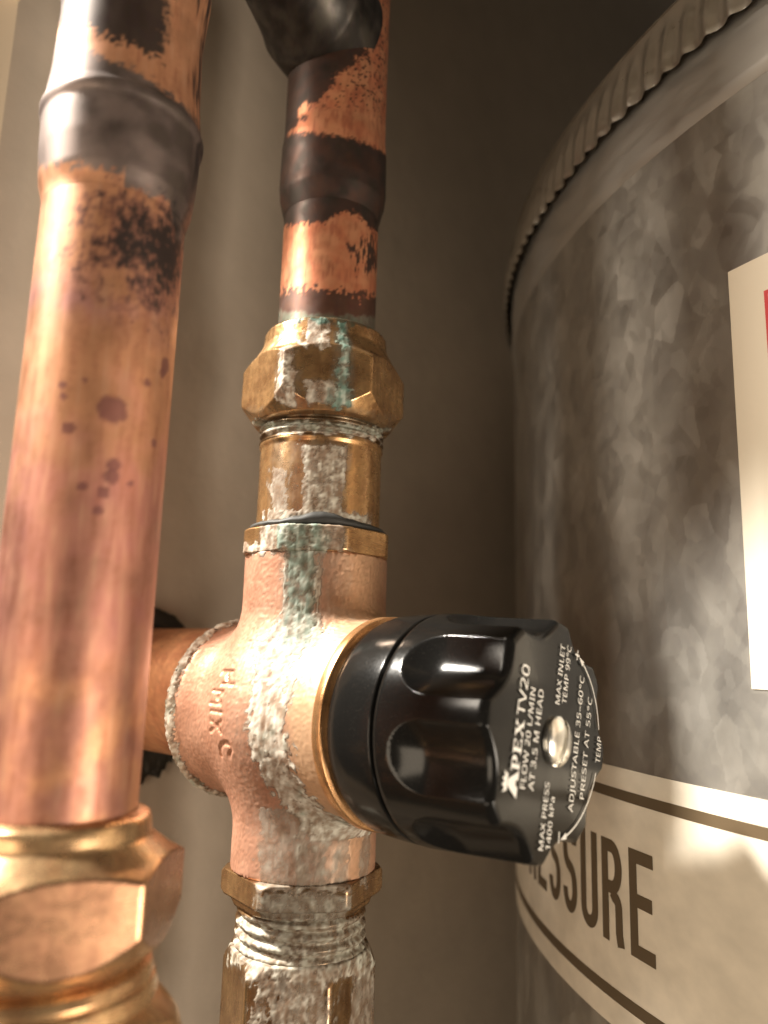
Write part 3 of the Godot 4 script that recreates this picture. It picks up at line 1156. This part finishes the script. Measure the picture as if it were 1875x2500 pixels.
func left_pipe() -> void:
	var t := thing("copper_pipe", LX + Vector3(0, -20, 0), "thick near copper pipe with grey scorched coupling at the left", "pipe")
	var off := Vector3(0, 20, 0)
	var spots := [[11.0, 30.5, 2.0], [57.0, 38.2, 1.2], [54.0, 37.0, 0.8], [37.0, 35.0, 0.6], [-18.0, 27.3, 0.9], [16.0, 23.2, 1.0], [15.0, 21.6, 1.1], [-4.0, 20.0, 0.7], [10.0, 19.5, 0.9], [-24.0, 31.5, 0.5], [50.0, 27.0, 0.7], [-10.0, 34.0, 0.35], [-25.0, 33.0, 0.6], [30.0, 21.0, 0.5], [20.0, 43.0, 0.25], [8.0, 17.0, 0.7]]
	var paint := func(p: Vector3) -> Color:
		var phi := rad_to_deg(atan2(p.x, p.z)) - VIEW_LEFT
		if phi < -180.0:
			phi += 360.0
		var y := p.y * (1.0 + 0.065 * cos(deg_to_rad(phi)))
		var r1 := fa(p, 0.14)
		var r2 := streak(p, 0.7, 0.12)
		var r3 := fb(p, 0.8)
		var gold := Color(0.57, 0.275, 0.15)
		var pink := Color(0.52, 0.235, 0.165)
		var rose := Color(0.40, 0.165, 0.135)
		var c := gold.lerp(pink, clampf((33.0 - y) / 14.0 + 0.7 * r1, 0.0, 1.0))
		c = c.lerp(rose, clampf(0.25 + 1.0 * r1 + 0.5 * r2, 0.0, 1.0) * smoothstep(30.0, 16.0, y) * 0.9)
		c = c.lerp(gold, smoothstep(4.0, -8.0, y) * clampf(0.45 + r1, 0.0, 1.0))
		c = c.lerp(Color(0.40, 0.19, 0.17), clampf(1.0 - absf(y - 45.0) / 6.0, 0.0, 1.0) * clampf(0.6 + r1, 0.0, 0.9))
		c = c.lerp(Color(0.36, 0.14, 0.08), clampf(0.55 * r2 + 0.25 * r3, 0.0, 0.6))
		c = c.lerp(Color(0.64, 0.37, 0.24), clampf(-0.6 * r2 - 0.2, 0.0, 0.45))
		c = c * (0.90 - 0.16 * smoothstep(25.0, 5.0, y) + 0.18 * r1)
		# marks the flux and water left
		for s in spots:
			var d: float = Vector2((phi - s[0]) * 0.166, y - s[1]).length() / s[2] + 0.12 * r3
			c = c.lerp(Color(0.21, 0.085, 0.075), (1.0 - smoothstep(0.80, 1.05, d)) * 0.85)
		var dark := 0.0
		var grey := 0.0
		# soot below the coupling, thicker on the right
		var soot := 1.05 - Vector2((phi - 42.0) / 62.0, (y - 54.0) / 8.6).length() + 0.30 * r3 + 0.40 * r1 + 0.45 * fa(p, 0.4) + 0.3 * streak(p, 1.6, 0.3)
		c = c.lerp(Color(0.22, 0.10, 0.08), 0.8 * smoothstep(-0.35, 0.45, soot))
		dark = maxf(dark, smoothstep(0.1, 0.95, soot))
		# the grey oxide of the coupling
		var low := 62.5 - 0.012 * phi + 1.0 * r3 - 6.0 * smoothstep(40.0, 62.0, phi)
		if phi < 4.0:
			low = 63.8 + 1.0 * r3
		var high := 79.5 - 0.06 * phi + 1.0 * r3
		grey = smoothstep(-0.45, 0.45, y - low) * smoothstep(-0.7, 0.6, high - y)
		# bare copper, then scorch again at the top
		dark = maxf(dark, smoothstep(-0.4, 0.6, y - (83.5 - 0.03 * phi + 1.6 * r3)) * (1.0 - smoothstep(18.0, 30.0, phi + 6.0 * r3)))
		dark = maxf(dark, smoothstep(0.0, 0.7, 0.75 - absf(phi - 75.0) / 22.0 + 0.7 * r2) * smoothstep(62.0, 70.0, y))
		c = c.lerp(Color(0.185, 0.140, 0.125).lerp(Color(0.10, 0.075, 0.066), clampf(0.3 + r1 + 0.012 * phi, 0.0, 1.0)), grey)
		return c.lerp(Color(0.040, 0.033, 0.031), clampf(dark, 0.0, 0.95))
	var pipe := turned(-24, 66, 0.34, 176, func(_th: float, _y: float): return 9.5)
	commit(pipe, "pipe", M.copper, t, paint, off)
	var cup := turned(58.4, 185, 0.40, 180, func(th: float, y: float):
		var lift := 0.25 * sin(deg_to_rad(th - 60.0))
		var r := profile([[185, 10.6], [96, 10.6], [88, 9.9], [78, 10.25], [73.0, 10.75], [72.2, 11.15], [71.4, 11.1], [70.6, 10.8], [65.5, 10.6], [61.2, 10.2], [59.4, 9.7], [58.4, 9.52]], y + lift)
		return r)
	commit(cup, "coupling", M.copper, t, paint, off)

	var nut := thing("compression_nut", LX + Vector3(0, -38, 0), "large clean brass nut at the foot of the left copper pipe", "nut")
	var noff := Vector3(0, 38, 0)
	var brass2 := func(p: Vector3) -> Color:
		return tarnish(p, Color(0.58, 0.38, 0.20), Color(0.45, 0.26, 0.135))
	var shape := turned(-35.8, -19.4, 0.26, 324, func(th: float, y: float):
		if y > -19.55:
			return 9.6
		if y < -35.65:
			return 10.5
		var six := sided(th, 6, 16.2, 59.0)
		var tr := profile([[-19.55, 10.4], [-19.9, 11.0], [-20.5, 11.25], [-22.0, 11.45], [-22.4, 11.8], [-24.1, 14.0], [-25.3, 16.1], [-31.0, 16.1], [-33.8, 14.0], [-35.6, 12.0]], y)
		return minf(six, tr))
	# flats painted duller and redder than the chamfers: their dark reflections put in colour
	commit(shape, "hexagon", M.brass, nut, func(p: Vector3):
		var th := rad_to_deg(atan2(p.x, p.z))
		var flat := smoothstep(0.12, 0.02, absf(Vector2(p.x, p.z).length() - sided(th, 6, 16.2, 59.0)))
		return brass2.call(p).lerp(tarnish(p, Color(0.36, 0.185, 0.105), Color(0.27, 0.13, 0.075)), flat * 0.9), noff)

	var ad := thing("brass_adaptor", LX + Vector3(0, -75, 0), "brass adaptor with collar below the large left nut", "pipe fitting")
	var aoff := Vector3(0, 75, 0)
	var collar := turned(-40.8, -35.0, 0.2, 240, func(_th: float, y: float):
		return profile([[-35.0, 11.0], [-35.8, 11.4], [-36.4, 12.5], [-37.4, 12.9], [-37.8, 12.6], [-38.2, 13.1], [-39.6, 13.5], [-40.2, 13.3], [-40.8, 12.6]], y))
	commit(collar, "collar", M.brass, ad, brass2, aoff)
	var hx := turned(-75, -37.8, 0.4, 288, func(th: float, y: float):
		if y > -38.0:
			return 9.0
		return minf(sided(th, 6, 17.0, 100.0), profile([[-38.0, 10.5], [-40.2, 13.2], [-42.6, 16.0], [-45.2, 17.0], [-75, 17.0]], y)))
	commit(hx, "hexagon", M.brass, ad, brass2, aoff)


# ---------------------------------------------------------------- the pipe into the wall

func wall_pipe() -> void:
	var centre := AX + Vector3(0, VY + 2.0, 0)
	var t := thing("outlet_pipe", centre - ka * 60.0, "short copper pipe from the back of the valve into the wall", "pipe")
	var pipe := along([[-58.0 + 60.0 - 14.0, 13.2], [10, 13.2], [20, 13.2], [30, 13.2], [40, 13.2]], 96, func(_a: float, _t: float, r: float): return r)
	var pr := []
	for k in 60:
		pr.append([-13.0 + k * 0.9, 13.2])
	pipe = along(pr, 140, func(_a: float, _t: float, r: float): return r)
	commit(pipe, "pipe", M.copper, t, func(p):
		return tarnish(p, Color(0.62, 0.30, 0.15), Color(0.48, 0.20, 0.10)))
	var f := thing("foam_collar", centre - ka * 60.0, "torn black foam around the pipe where it enters the wall", "foam collar")
	var pf := []
	for k in 41:
		var a := lerpf(-0.5, PI + 0.5, k / 40.0)
		pf.append([-1.0 + 5.0 * sin(a), 15.6 + 3.2 * cos(a)])
	pf.reverse()
	var ring := along(pf, 260, func(a: float, tt: float, r: float):
		var down := clampf(-sin(deg_to_rad(a)), 0.0, 1.0)
		var q := Vector3(cos(deg_to_rad(a)) * 9.0, sin(deg_to_rad(a)) * 9.0, tt)
		var lump := 1.6 * na.get_noise_3dv(q * 0.22) + 1.3 * nb.get_noise_3dv(q * 0.7) + 0.8 * nc.get_noise_3dv(q * 1.9)
		return r + clampf((r - 14.0) / 5.0, 0.0, 1.0) * (lump * (0.5 + 1.5 * down) + down * 2.5))
	commit(ring, "foam_ring", M.foam, f)
